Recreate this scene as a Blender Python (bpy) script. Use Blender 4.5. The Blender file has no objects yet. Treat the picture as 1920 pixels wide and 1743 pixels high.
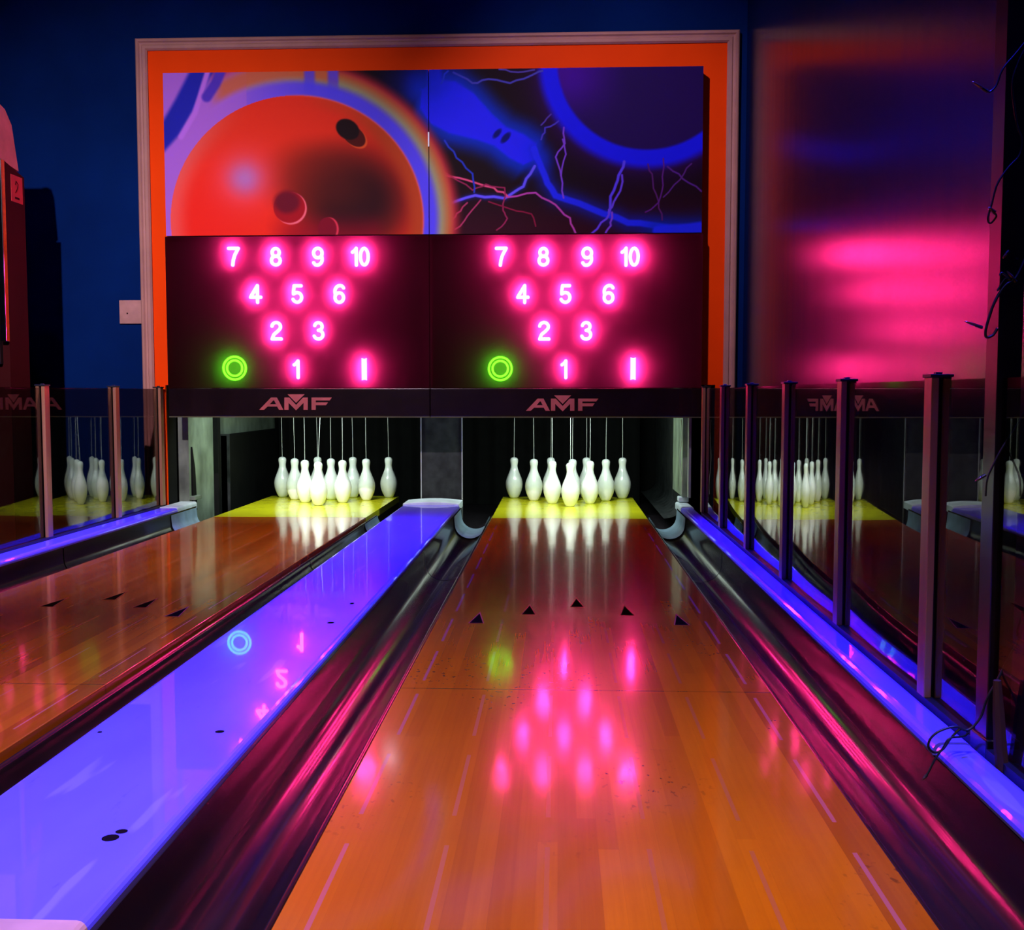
import bpy, math, random
import numpy as np
from mathutils import Vector
random.seed(7)
C = bpy.context.scene.collection
S = bpy.context.scene
PI = math.pi
# ------------------------------------------------------------------ camera
F = 2000.0; H = 0.62
YAW = math.atan(87/F); PIT = math.atan(133.5/F*math.cos(YAW))
cd = bpy.data.cameras.new('camera'); cam = bpy.data.objects.new('camera', cd); C.objects.link(cam)
cd.sensor_fit = 'HORIZONTAL'; cd.sensor_width = 36; cd.lens = 36*F/1920
cam.location = (0, 0, H); cam.rotation_euler = (PI/2-PIT, 0, YAW)
cd.clip_start = 0.02
S.camera = cam
def ray(x, y):
    a = (x-960)/F; b = -(y-871.5)/F
    f = (-math.sin(YAW)*math.cos(PIT), math.cos(YAW)*math.cos(PIT), -math.sin(PIT))
    r = (math.cos(YAW), math.sin(YAW), 0)
    u = (-math.sin(YAW)*math.sin(PIT), math.cos(YAW)*math.sin(PIT), math.cos(PIT))
    return [f[i]+a*r[i]+b*u[i] for i in range(3)]
def aty(x, y, Y):
    d = ray(x, y); t = Y/d[1]; return Vector((d[0]*t, Y, H+d[2]*t))
def atz(x, y, z):
    d = ray(x, y); t = (z-H)/d[2]; return Vector((d[0]*t, d[1]*t, z))

# ------------------------------------------------------------------ materials
def srgb(r, g, b):
    f = lambda c: (c/255/12.92 if c/255 <= .04045 else ((c/255+.055)/1.055)**2.4)
    return (f(r), f(g), f(b), 1)
class NT:
    def __init__(s, name):
        s.m = bpy.data.materials.new(name); s.m.use_nodes = True
        s.t = s.m.node_tree; s.t.nodes.clear()
        s.out = s.n('ShaderNodeOutputMaterial')
    def n(s, typ, **kw):
        o = s.t.nodes.new(typ)
        for k, v in kw.items(): setattr(o, k, v)
        return o
    def l(s, a, b): s.t.links.new(a, b)
    def v(s, sock, val):
        if isinstance(val, (int, float, tuple, list)): sock.default_value = val
        else: s.l(val, sock)
    def math(s, op, a, b=None, c=None):
        o = s.n('ShaderNodeMath', operation=op); s.v(o.inputs[0], a)
        if b is not None: s.v(o.inputs[1], b)
        if c is not None: s.v(o.inputs[2], c)
        return o.outputs[0]
    def mix(s, f, a, b):
        o = s.n('ShaderNodeMix', data_type='RGBA'); s.v(o.inputs[0], f); s.v(o.inputs[6], a); s.v(o.inputs[7], b)
        return o.outputs[2]
    def noise(s, vec, scale, detail=3, rough=.5):
        o = s.n('ShaderNodeTexNoise'); s.l(vec, o.inputs['Vector']); o.inputs['Scale'].default_value = scale
        o.inputs['Detail'].default_value = detail; o.inputs['Roughness'].default_value = rough
        return o.outputs['Fac']
    def ramp(s, f, a, b):
        o = s.n('ShaderNodeMapRange'); s.v(o.inputs[0], f); o.inputs[1].default_value = a; o.inputs[2].default_value = b
        return o.outputs[0]
    def coord(s, scale=(1, 1, 1)):
        g = s.n('ShaderNodeNewGeometry'); mp = s.n('ShaderNodeMapping'); s.l(g.outputs['Position'], mp.inputs['Vector'])
        mp.inputs['Scale'].default_value = scale
        return mp.outputs[0]
    def bsdf(s, color=None, rough=.5, spec=.5, metal=0, coat=0, coat_rough=.05, aniso=0):
        b = s.n('ShaderNodeBsdfPrincipled')
        if color is not None: s.v(b.inputs['Base Color'], color)
        s.v(b.inputs['Roughness'], rough); s.v(b.inputs['Specular IOR Level'], spec); s.v(b.inputs['Metallic'], metal)
        s.v(b.inputs['Coat Weight'], coat); s.v(b.inputs['Coat Roughness'], coat_rough)
        if aniso: b.inputs['Anisotropic'].default_value = aniso
        return b
    def fin(s, sh): s.l(sh.outputs[0] if hasattr(sh, 'outputs') else sh, s.out.inputs['Surface']); return s.m
def simple(name, col, rough=.5, spec=.5, metal=0, coat=0, coat_rough=.05, var=.12, vs=12, stretch=(1, 1, 1)):
    t = NT(name); p = t.coord(stretch); nz = t.noise(p, vs, 4)
    dk = tuple(c*(1-var*2) for c in col[:3])+(1,); lt = tuple(min(1, c*(1+var)) for c in col[:3])+(1,)
    c = t.mix(t.ramp(nz, .3, .7), dk, lt)
    return t.fin(t.bsdf(c, rough, spec, metal, coat, coat_rough))
def emis(name, col, st):
    t = NT(name); e = t.n('ShaderNodeEmission'); e.inputs[0].default_value = col; e.inputs[1].default_value = st
    return t.fin(e)

M = {}
# wood lane: planks running along the lane, dashed board lines every 0.1385 m, seam across
def wood(name, cx, dash_c, base_a, base_b, base_c, lw):
    t = NT(name); g = t.n('ShaderNodeNewGeometry'); sep = t.n('ShaderNodeSeparateXYZ'); t.l(g.outputs['Position'], sep.inputs[0])
    X, Y = sep.outputs[0], sep.outputs[1]
    bx = t.math('DIVIDE', t.math('SUBTRACT', X, cx), .0277)
    bi = t.math('FLOOR', bx); bf = t.math('FRACT', bx)
    w1 = t.n('ShaderNodeTexWhiteNoise', noise_dimensions='1D'); t.l(bi, w1.inputs['W'])
    off = t.math('MULTIPLY', w1.outputs[0], 7.3)
    yy = t.math('ADD', t.math('DIVIDE', Y, 1.9), off); yi = t.math('FLOOR', yy)
    w2 = t.n('ShaderNodeTexWhiteNoise', noise_dimensions='2D'); cmb = t.n('ShaderNodeCombineXYZ'); t.l(bi, cmb.inputs[0]); t.l(yi, cmb.inputs[1]); t.l(cmb.outputs[0], w2.inputs['Vector'])
    # wider strips too
    bw = t.math('FLOOR', t.math('DIVIDE', t.math('SUBTRACT', X, cx), .0831))
    w3 = t.n('ShaderNodeTexWhiteNoise', noise_dimensions='1D'); t.l(bw, w3.inputs['W'])
    tone = t.math('ADD', t.math('MULTIPLY', w2.outputs[0], .35), t.math('MULTIPLY', w3.outputs[0], .65))
    grain = t.noise(t.coord((90, 2.2, 1)), 1.5, 5, .6)
    tone = t.math('ADD', t.math('MULTIPLY', tone, .8), t.math('MULTIPLY', grain, .35))
    c = t.mix(t.ramp(tone, .28, .82), base_a, base_b)
    blot = t.ramp(t.noise(t.coord((2.5, 1.2, 1)), 1.6, 3), .45, .75)
    c = t.mix(t.math('MULTIPLY', blot, .35), c, base_c)
    # small pits and specks worn in the finish
    sp = t.ramp(t.noise(t.coord((1, .6, 1)), 85, 2, .5), .615, .68)
    area = t.ramp(t.noise(t.coord((1, .7, 1)), 2.4, 2), .5, .62)
    c = t.mix(t.math('MULTIPLY', t.math('MULTIPLY', sp, area), .75), c, (.05, .008, .002, 1))
    # dashed lines
    S6 = .1385; lx = t.math('DIVIDE', t.math('SUBTRACT', X, cx-2.5*S6), S6)
    fx = t.math('ABSOLUTE', t.math('SUBTRACT', lx, t.math('ROUND', lx)))
    onx = t.math('LESS_THAN', fx, lw/S6/2)
    fy = t.math('FRACT', t.math('DIVIDE', t.math('SUBTRACT', Y, .053), .369)); ony = t.math('LESS_THAN', fy, .72)
    rng = t.math('LESS_THAN', Y, 5.0)
    d = t.math('MULTIPLY', t.math('MULTIPLY', onx, ony), rng)
    c = t.mix(t.math('MULTIPLY', d, .9), c, dash_c)
    seam = t.math('LESS_THAN', t.math('ABSOLUTE', t.math('SUBTRACT', Y, 2.205)), .0035)
    gap = t.math('LESS_THAN', bf, .03)
    c = t.mix(t.math('MULTIPLY', t.math('MAXIMUM', seam, t.math('MULTIPLY', gap, .15)), .35), c, (.02, .004, .001, 1))
    b = t.bsdf(c, .26, .35, 0, 1.0, .1)
    rr = t.noise(t.coord((3, 3, 1)), 4, 4); mr = t.n('ShaderNodeMapRange'); t.l(rr, mr.inputs[0]); mr.inputs[3].default_value = .05; mr.inputs[4].default_value = .13
    t.l(mr.outputs[0], b.inputs['Coat Roughness']); b.inputs['Coat IOR'].default_value = 1.35
    bp = t.n('ShaderNodeBump'); bp.inputs['Strength'].default_value = .06; bp.inputs['Distance'].default_value = .002
    t.l(t.noise(t.coord((6, 1.5, 1)), 5, 3), bp.inputs['Height']); t.l(bp.outputs[0], b.inputs['Coat Normal'])
    return t.fin(b)
M['wood'] = wood('lane_wood', .056, (.60, .15, .12, 1), (.52, .115, .001, 1), (.80, .21, .001, 1), (.42, .065, .001, 1), .0066)
M['wood_b'] = wood('lane_wood_worn', -1.354, (.75, .24, .14, 1), (.55, .12, .001, 1), (.85, .23, .001, 1), (.45, .07, .001, 1), .004)
M['lane_side'] = simple('lane_side_dark', (.012, .006, .006, 1), .4)
M['deck'] = simple('pin_deck_yellow', (.80, .78, .012, 1), .25, .5, 0, .6, .07, .06, 9)
M['gutter'] = simple('gutter_black_plastic', (.018, .009, .005, 1), .22, .5, 0, .5, .10, .25, 6, (3, .6, 3))
M['gend'] = simple('gutter_end_grey_plastic', (.24, .36, .45, 1), .4, .5, 0, 0, .1, .15, 14)
M['black'] = simple('black_satin', (.008, .007, .008, 1), .45, .4)
M['matte'] = simple('matte_black_curtain', (.006, .0065, .006, 1), .9, .1)
M['cap'] = simple('pale_cap_plastic', (.62, .72, .76, 1), .4)
M['beige'] = simple('beige_cap', (.75, .40, .20, 1), .4)
M['post'] = simple('post_aluminium', (.44, .20, .11, 1), .38, .5, .45, 0, .1, .1, 30, (1, 1, .05))
M['mould'] = simple('moulding_mauve_paint', (.48, .24, .20, 1), .6, .2, 0, 0, .15, .06, 8)
M['orange'] = simple('orange_panel_paint', (1, .060, .0, 1), .6, .06, 0, 0, .1, .03, 5)
M['plate'] = simple('outlet_plate', (.50, .25, .22, 1), .4)
M['pin'] = simple('pin_white', (.86, .90, .86, 1), .22, .5, 0, .5, .05, .03, 30)
M['mark'] = simple('dark_scuff', (.012, .006, .006, 1), .95, .0)
M['cord'] = simple('cord_grey', (.45, .48, .46, 1), .6)
M['pole'] = simple('pole_black_paint', (.006, .004, .004, 1), .3, .3, 0, .3, .1, .2, 20)
M['wire'] = simple('wire_dark_green', (.006, .012, .006, 1), .45)
M['bulb'] = simple('bulb_dark_glass', (.10, .04, .03, 1), .12, .6, 0, 1, .03)
M['bark'] = simple('rough_brown_wood', (.06, .025, .012, 1), .8, .2, 0, 0, .1, .4, 20, (1, 1, .2))
M['carp'] = simple('dark_carpet', (.012, .009, .012, 1), .95, .1, 0, 0, .1, .3, 120)
M['ceil'] = simple('ceiling_dark_paint', (.02, .022, .035, 1), .8, .2)
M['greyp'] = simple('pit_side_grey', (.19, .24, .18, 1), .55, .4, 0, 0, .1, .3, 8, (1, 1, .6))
M['panelc'] = simple('partition_charcoal', (.022, .026, .026, 1), .7, .2, 0, 0, .1, .3, 16)
M['edge'] = simple('bright_metal_edge', (.5, .55, .5, 1), .35, .5, .6)
M['olive'] = simple('display_bottom_trim', (.10, .10, .05, 1), .7, .1)
M['cab_red'] = simple('cabinet_dark_red', (.035, .001, .002, 1), .6, .12, 0, 0, .1, .08, 5)
M['cab_top'] = simple('cabinet_pink_top', (.60, .17, .18, 1), .5)
M['chrome'] = simple('chrome_trim', (.75, .75, .75, 1), .12, .5, 1, 0, .1, .1, 60)
M['label'] = simple('red_label', (.55, .03, .04, 1), .5)
M['logo'] = simple('logo_rose_print', (.42, .085, .09, 1), .5, .3)
M['fascia'] = simple('fascia_black', (.010, .004, .006, 1), .22, .25, 0, .1, .06, .15, 9)
M['housing'] = simple('display_backing_dark', (.028, .003, .006, 1), .8, .05)
M['red_led'] = emis('led_pink', (1, .020, .20, 1), 170)
M['green_led'] = emis('led_green', (.12, 1, .015, 1), 8.0)
# white plastic of dividers and ledges; blacklight's blue glow put into its colour
def blacklit_plastic(name):
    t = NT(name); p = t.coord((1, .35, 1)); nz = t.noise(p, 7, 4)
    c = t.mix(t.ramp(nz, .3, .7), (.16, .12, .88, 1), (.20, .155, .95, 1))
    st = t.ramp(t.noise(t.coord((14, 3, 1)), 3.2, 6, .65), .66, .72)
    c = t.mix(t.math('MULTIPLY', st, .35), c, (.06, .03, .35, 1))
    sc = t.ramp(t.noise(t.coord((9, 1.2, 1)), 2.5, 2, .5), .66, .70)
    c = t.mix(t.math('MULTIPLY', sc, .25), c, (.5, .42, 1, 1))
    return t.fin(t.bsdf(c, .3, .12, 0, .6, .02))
M['blue'] = blacklit_plastic('white_plastic_blacklight_painted')
# back wall: deep blue paint
M['wallb'] = simple('wall_blue_paint', (.0010, .016, .11, 1), .9, .04, 0, 0, .1, .10, 2.5)
def right_wall():
    t = NT('wall_navy_gloss_lacquer')
    st = t.noise(t.coord((1, 14, .6)), 1.5, 4)
    c = t.mix(t.ramp(st, .3, .7), (.002, .004, .03, 1), (.004, .008, .055, 1))
    b = t.bsdf(c, .22, .38)
    mr = t.n('ShaderNodeMapRange'); t.l(st, mr.inputs[0]); mr.inputs[3].default_value = .19; mr.inputs[4].default_value = .26
    t.l(mr.outputs[0], b.inputs['Roughness'])
    bp = t.n('ShaderNodeBump'); bp.inputs['Strength'].default_value = .10; bp.inputs['Distance'].default_value = .004
    t.l(t.noise(t.coord((1, 9, .35)), 1.3, 3), bp.inputs['Height']); t.l(bp.outputs[0], b.inputs['Normal'])
    return t.fin(b)
M['wallr'] = right_wall()
def schlick(t, k0=.04):
    lw = t.n('ShaderNodeLayerWeight'); lw.inputs[0].default_value = .5
    p = t.math('POWER', lw.outputs['Facing'], 5)
    return t.math('ADD', t.math('MULTIPLY', p, 1-k0), k0)
def glass():
    t = NT('smoked_glass'); r = schlick(t)
    tr = t.n('ShaderNodeBsdfTransparent'); tr.inputs[0].default_value = (.56, .50, .50, 1)
    gl = t.n('ShaderNodeBsdfGlossy'); gl.inputs[0].default_value = (1, 1, 1, 1); gl.inputs[1].default_value = .0
    mx = t.n('ShaderNodeMixShader'); t.l(r, mx.inputs[0]); t.l(tr.outputs[0], mx.inputs[1]); t.l(gl.outputs[0], mx.inputs[2])
    return t.fin(mx)
M['glass'] = glass()
def cover():
    t = NT('smoked_acrylic_cover'); r = schlick(t, .010)
    tr = t.n('ShaderNodeBsdfTransparent'); tr.inputs[0].default_value = (.52, .50, .50, 1)
    tl = t.n('ShaderNodeBsdfTranslucent'); tl.inputs[0].default_value = (.55, .55, .55, 1)
    a = t.n('ShaderNodeMixShader'); a.inputs[0].default_value = .26; t.l(tr.outputs[0], a.inputs[1]); t.l(tl.outputs[0], a.inputs[2])
    gl = t.n('ShaderNodeBsdfGlossy'); gl.inputs[0].default_value = (1, 1, 1, 1); gl.inputs[1].default_value = .04
    mx = t.n('ShaderNodeMixShader'); t.l(r, mx.inputs[0]); t.l(a.outputs[0], mx.inputs[1]); t.l(gl.outputs[0], mx.inputs[2])
    return t.fin(mx)
M['cover'] = cover()
def attr_mat():
    t = NT('printed_mural'); a = t.n('ShaderNodeAttribute', attribute_name='ink')
    return t.fin(t.bsdf(a.outputs['Color'], .6, .08))
M['mural'] = attr_mat()

# ------------------------------------------------------------------ mesh helpers
class MB:
    def __init__(s): s.v = []; s.f = []
    def add(s, vs, fs):
        n = len(s.v); s.v += [tuple(v) for v in vs]; s.f += [tuple(i+n for i in f) for f in fs]; return s
    def box(s, x0, x1, y0, y1, z0, z1):
        return s.add([(x0, y0, z0), (x1, y0, z0), (x1, y1, z0), (x0, y1, z0), (x0, y0, z1), (x1, y0, z1), (x1, y1, z1), (x0, y1, z1)],
                     [(3, 2, 1, 0), (4, 5, 6, 7), (0, 1, 5, 4), (1, 2, 6, 5), (2, 3, 7, 6), (3, 0, 4, 7)])
    def prism(s, poly, axis, a, b):
        """closed polygon (2D, CCW) extruded along axis; axis 'y': poly is (x,z); 'x': (y,z); 'z': (x,y)"""
        def P(p, t):
            return {'y': (p[0], t, p[1]), 'x': (t, p[0], p[1]), 'z': (p[0], p[1], t)}[axis]
        n = len(poly); vs = [P(p, a) for p in poly]+[P(p, b) for p in poly]
        fs = [tuple(range(n)), tuple(range(2*n-1, n-1, -1))]
        for i in range(n): j = (i+1) % n; fs.append((j, i, i+n, j+n))
        return s.add(vs, fs)
    def ribbon(s, pts, a, b, th=0, steps=1):
        """open profile (x,z) extruded along y"""
        n = len(pts); vs = []
        for k in range(steps+1):
            y = a+(b-a)*k/steps
            vs += [(p[0], y, p[1]) for p in pts]
        fs = []
        for k in range(steps):
            for i in range(n-1): fs.append((k*n+i, k*n+i+1, (k+1)*n+i+1, (k+1)*n+i))
        return s.add(vs, fs)
    def tube(s, pts, r, seg=8, caps=True):
        pts = [Vector(p) for p in pts]; rs = r if isinstance(r, (list, tuple)) else [r]*len(pts)
        up = Vector((0.31, 0.12, .94)).normalized(); rings = []
        for i, p in enumerate(pts):
            d = (pts[min(i+1, len(pts)-1)]-pts[max(i-1, 0)]).normalized()
            a = d.cross(up)
            if a.length < .05: a = d.cross(Vector((1, 0, 0)))
            a.normalize(); b = d.cross(a)
            rings.append([p+(a*math.cos(2*PI*k/seg)+b*math.sin(2*PI*k/seg))*rs[i] for k in range(seg)])
        vs = [v for q in rings for v in q]; fs = []
        for i in range(len(pts)-1):
            for k in range(seg): fs.append((i*seg+k, i*seg+(k+1) % seg, (i+1)*seg+(k+1) % seg, (i+1)*seg+k))
        if caps: fs += [tuple(range(seg-1, -1, -1)), tuple((len(pts)-1)*seg+k for k in range(seg))]
        return s.add(vs, fs)
    def lathe(s, prof, c=(0, 0, 0), seg=32):
        vs = []; fs = []; n = len(prof)
        for k in range(seg):
            a = 2*PI*k/seg
            for z, r in prof: vs.append((c[0]+r*math.cos(a), c[1]+r*math.sin(a), c[2]+z))
        for k in range(seg):
            j = (k+1) % seg
            for i in range(n-1): fs.append((k*n+i, j*n+i, j*n+i+1, k*n+i+1))
        fs.append(tuple(k*n for k in range(seg-1, -1, -1))); fs.append(tuple(k*n+n-1 for k in range(seg)))
        return s.add(vs, fs)
    def build(s, name, mat, parent=None, smooth=False, bevel=0, fix=False):
        me = bpy.data.meshes.new(name); me.from_pydata(s.v, [], s.f); me.update()
        if fix:
            import bmesh
            bm = bmesh.new(); bm.from_mesh(me); bmesh.ops.recalc_face_normals(bm, faces=bm.faces); bm.to_mesh(me); bm.free()
        me.materials.append(mat)
        if smooth:
            me.polygons.foreach_set('use_smooth', [True]*len(me.polygons))
        o = bpy.data.objects.new(name, me); C.objects.link(o)
        if bevel:
            m = o.modifiers.new('bevel', 'BEVEL'); m.width = bevel; m.segments = 3; m.limit_method = 'ANGLE'; m.angle_limit = .6
        if parent: o.parent = parent; o.matrix_parent_inverse = parent.matrix_world.inverted() if False else o.matrix_parent_inverse
        return o
def tag(o, label, cat, group=None, kind=None):
    o['label'] = label; o['category'] = cat
    if group: o['group'] = group
    if kind: o['kind'] = kind
    return o
def thing(name, label, cat, loc=(0, 0, 0), group=None):
    o = bpy.data.objects.new(name, None); C.objects.link(o); o.location = loc; o.empty_display_size = .05
    return tag(o, label, cat, group)
def shift(mb, o):
    """vertices were written in world metres; make them relative to the parent empty"""
    L = o.location; mb.v = [(a-L[0], b-L[1], c-L[2]) for a, b, c in mb.v]; return mb
def part(name, mb, mat, parent, **kw): return shift(mb, parent).build(name, mat, parent, **kw)
def sub(name, mb, mat, root, parent, **kw):
    o = shift(mb, root).build(name, mat, parent, **kw); return o
def struct(name, mb, mat, **kw):
    o = mb.build(name, mat, **kw); o['kind'] = 'structure'; return o

# ------------------------------------------------------------------ key dimensions
FZ = -.12                                # floor
WY = 5.37                                # orange wall face
BY = 5.28                                # face of the displays and murals
L2 = (-.332, .444); L1 = (-1.742, -.966)
DIV = (-.80, -.508); LED_L = (-2.055, -1.905); LED_R = (.615, .715)
ZT = .05
GL, GR = -2.02, .698                     # glass planes
XW = .920                                # right wall

# ------------------------------------------------------------------ room
struct('floor', MB().box(-4.2, 2.0, -1.2, 7.5, FZ-.1, FZ), M['carp'])
struct('ceiling', MB().box(-4.2, 2.0, -1.2, 7.5, 3.4, 3.5), M['ceil'])
struct('wall_left', MB().box(-4.3, -4.2, -1.2, 7.5, FZ, 3.4), M['wallb'])
w = MB(); w.box(-4.2, -2.003, WY+.02, WY+.12, FZ, 3.4); w.box(.781, XW, WY+.02, WY+.12, FZ, 3.4); w.box(-2.003, .781, WY+.02, WY+.12, .665, 3.4)
struct('wall_back', w, M['wallb'])
w = MB(); w.prism([(XW-.025*4.9, .6), (XW+.1, .6), (XW+.1, 7.3), (XW, 7.3), (XW, 5.5)], 'z', FZ, 3.4); struct('wall_right', w, M['wallr'], fix=True)
struct('wall_rear_of_pit', MB().box(-4.2, 2, 7.3, 7.4, FZ, 3.4), M['matte'])['label'] = 'black wall at the rear of the pin pit'
# orange surround and its moulding
ox0, ox1, oz = -2.055, .822, 2.330
w = MB(); w.box(ox0, -2.003, WY, WY+.02, FZ, oz); w.box(.781, ox1, WY, WY+.02, FZ, oz); w.box(-2.003, .781, WY, WY+.02, .665, oz)
struct('trim_1', w, M['orange'])
def mould_prof(t):  # depth of the moulding section across its width 0..1
    return
w = MB()
mx0, mx1, mz = -2.114, .876, 2.386
sec = [(0, 0), (0, .022), (.006, .028), (.016, .030), (.022, .022), (.030, .020), (.036, .026), (.050, .026), (.058, .016), (.058, 0)]
n = len(sec); path = [((mx0, FZ), (1, 0)), ((mx0, mz), (1, -1)), ((mx1, mz), (-1, -1)), ((mx1, FZ), (-1, 0))]
vs = []
for (px, pz), (dx, dz) in path:
    for a, d in sec: vs.append((px+dx*a, WY+.02-d-.01, pz+dz*a))
fs = []
for k in range(3):
    for i in range(n-1): fs.append((k*n+i, (k+1)*n+i, (k+1)*n+i+1, k*n+i+1))
w.add(vs, fs); w.box(mx0, mx0+.058, WY, WY+.02, FZ, mz); w.box(mx1-.058, mx1, WY, WY+.02, FZ, mz); w.box(mx0, mx1, WY, WY+.02, mz-.058, mz)
struct('trim_2', w, M['mould'], fix=False)
# outlet plate left of the frame
a = aty(225, 563, WY+.02); b = aty(256, 607, WY+.02)
t = thing('outlet_plate', 'small square outlet plate on the blue wall, touching the left side of the mauve frame', 'outlet', ((a.x+b.x)/2, WY+.02, b.z))
part('cover_plate', MB().box(a.x, mx0-.001, WY+.008, WY+.02, b.z, a.z), M['plate'], t, bevel=.002)
part('screw', MB().box((a.x+b.x)/2-.003, (a.x+b.x)/2+.003, WY+.005, WY+.009, (a.z+b.z)/2-.010, (a.z+b.z)/2-.004), M['mark'], t)

# ------------------------------------------------------------------ lanes
def lane(x0, x1, mat, label, side, arrows):
    cx = (x0+x1)/2
    t = thing('bowling_lane', label, 'bowling lane', (cx, 0, FZ), 'bowling lanes')
    part('lane_surface', MB().box(x0, x1, .35, 5.30, -.035, 0), mat, t, bevel=.002)
    part('pin_deck', MB().box(x0, x1, 5.3003, 6.42, -.035, .0), M['deck'], t)
    part('side_rail', MB().box(x0+.003, x1-.003, .36, 6.42, FZ+.001, -.035), M['lane_side'], t)
    for ax, ay in arrows:
        m = MB(); L = .125; W = .018
        m.prism([(ax-W, ay), (ax+W, ay), (ax, ay+L)], 'z', .0001, .0007)
        a = part('arrow_marker', m, M['mark'], t)
        m = MB(); e = .0035
        o = [(ax-W-e, ay-e*.7), (ax+W+e, ay-e*.7), (ax, ay+L+e*6)]; i = [(ax-W, ay), (ax+W, ay), (ax, ay+L)]
        vs = [(p[0], p[1], .0006) for p in o+i]
        m.add(vs, [(0, 1, 4, 3), (1, 2, 5, 4), (2, 0, 3, 5)])
        sub('arrow_outline', m, M['logo'], t, a)
    return t
c2 = .056; c1 = -1.354; s = .1385
lane(L2[0], L2[1], M['wood'], 'glossy orange wood lane directly ahead, with the pink numerals mirrored in it', 'r',
     [(c2-2*s, 2.85), (c2-s, 2.97), (c2, 3.08), (c2+s, 2.97), (c2+2*s, 2.85)])
lane(L1[0], L1[1], M['wood_b'], 'orange wood lane left of the blue divider, running off the left edge', 'l',
     [(c1-s, 3.02), (c1, 3.13), (c1+s, 3.02), (c1+2*s, 2.90)])

# gutters
def gutter(edge, outer, label):
    """edge: lane side x, outer: side of the ledge"""
    sg = 1 if outer > edge else -1; W = abs(outer-edge)
    prof = []
    prof.append((.006, FZ+.02)); prof.append((.006, -.016)); prof.append((.012, -.012)); prof.append((.018, -.016))
    R = (W-.022)/2; cxx = .020+R
    for k in range(0, 19):
        a = PI+PI*k/18
        prof.append((cxx+R*math.cos(a), -.018+R*.92*math.sin(a)))
    prof.append((W-.001, .006)); prof.append((W-.001, .03))
    pts = [(edge+sg*d, z) for d, z in prof]
    if sg < 0: pts = pts[::-1]
    t = thing('gutter', label, 'gutter', ((edge+outer)/2, 0, FZ), 'black gutters')
    part('channel', MB().ribbon(pts, .5, 3.995, steps=6), M['gutter'], t, smooth=True)
    part('channel', MB().ribbon(pts, 4.004, 5.515, steps=3), M['gutter'], t, smooth=True)
    # pale end liner
    e = [(edge+sg*(cxx+(R-.004)*math.cos(PI+PI*k/18)), -.014+(R-.004)*.92*math.sin(PI+PI*k/18)) for k in range(19)]
    e = e+[(edge+sg*(W-.004), .008), (edge+sg*(W-.004), .024)]
    m = MB(); m.ribbon(e if sg > 0 else e[::-1], 5.14, 5.51, steps=2)
    part('end_liner', m, M['gend'], t, smooth=True)
    m = MB(); m.box(min(edge+sg*.02, outer), max(edge+sg*.02, outer-sg*.0), 0.5, 5.515, FZ+.0005, FZ+.012)
    part('base', m, M['lane_side'], t)
gutter(L2[1], LED_R[0], 'black gutter between the lane straight ahead and the right ledge')
gutter(L2[0], DIV[1], 'black gutter with pink streaks right of the wide blue divider')
gutter(L1[1], DIV[0], 'narrow-looking black gutter on the left side of the wide blue divider')
gutter(L1[0], LED_L[1], 'black gutter along the left glass partition')

# ledges: profile with rounded shoulders
def ledge_poly(x0, x1, zt=ZT, r=.012, th=.022):
    p = [(x0, zt-th), (x1, zt-th)]
    for k in range(5): a = PI/2*k/4; p.append((x1-r+r*math.cos(a), zt-r+r*math.sin(a)))
    for k in range(5): a = PI/2+PI/2*k/4; p.append((x0+r+r*math.cos(a), zt-r+r*math.sin(a)))
    return p
t = thing('lane_divider', 'wide blacklit blue-violet divider between the two lanes', 'divider', ((DIV[0]+DIV[1])/2, 0, FZ))
part('top_plate', MB().prism(ledge_poly(DIV[0], DIV[1]), 'y', 1.100, 5.46), M['blue'], t, smooth=False)
part('skirt', MB().box(DIV[0]+.006, DIV[1]-.006, 1.105, 5.6, FZ+.001, ZT-.022), M['black'], t)
m = MB(); vs = []
K = 10
poly = []
for k in range(K+1):
    u = k/K; x = DIV[0]+(DIV[1]-DIV[0])*u; poly.append((x, ZT+.006+.010*math.sin(PI*u)))
poly = [(DIV[1], ZT-.03), ] + poly[::-1] + [(DIV[0], ZT-.03)]
m.prism(poly, 'y', 5.44, 5.64)
part('end_cap', m, M['cap'], t, bevel=.003)['label'] = 'pale white curved cap at the pin end'
part('near_cap', MB().prism(ledge_poly(DIV[0], DIV[1], ZT+.001, .012, .03), 'y', .75, 1.099), M['beige'], t)['label'] = 'beige cap at the near end'
# scuffs on the divider
for (px, py, sx, sy) in [(207, 1570, .011, .006), (228, 1558, .008, .004), (412, 1371, .008, .004), (187, 1372, .004, .002), (620, 1167, .009, .005), (660, 1131, .006, .006)]:
    q = atz(px, py, ZT+.0004); m = MB()
    m.lathe([(0, 1), (.0006, .8)], (0, 0, 0), 14); m.v = [(q.x+a*sx, q.y+b*sy*1.8, q.z+c) for a, b, c in m.v]
    part('scuff', m, M['mark'], t)
t = thing('right_ledge', 'blacklit blue ledge below the right glass partition, from its joint to the pins', 'ledge', (LED_R[0]+.04, 1.745, FZ), 'blue ledges under the glass')
part('top_plate', MB().prism(ledge_poly(LED_R[0], .681, ZT, .016), 'y', 1.745, 5.36), M['blue'], t)
part('skirt', MB().box(LED_R[0]+.006, .681, 1.75, 5.6, FZ+.001, ZT-.022), M['black'], t)
part('end_cap', MB().prism(ledge_poly(LED_R[0], .681, ZT+.004, .012, .035), 'y', 5.362, 5.62), M['cap'], t)
t = thing('right_ledge', 'nearest short piece of blue ledge, at the lower right corner past the wire loop', 'ledge', (LED_R[0]+.04, .7, FZ), 'blue ledges under the glass')
part('top_plate', MB().prism(ledge_poly(LED_R[0]+.002, .681, ZT-.001, .016), 'y', .75, 1.738), M['blue'], t, bevel=.002)
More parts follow.
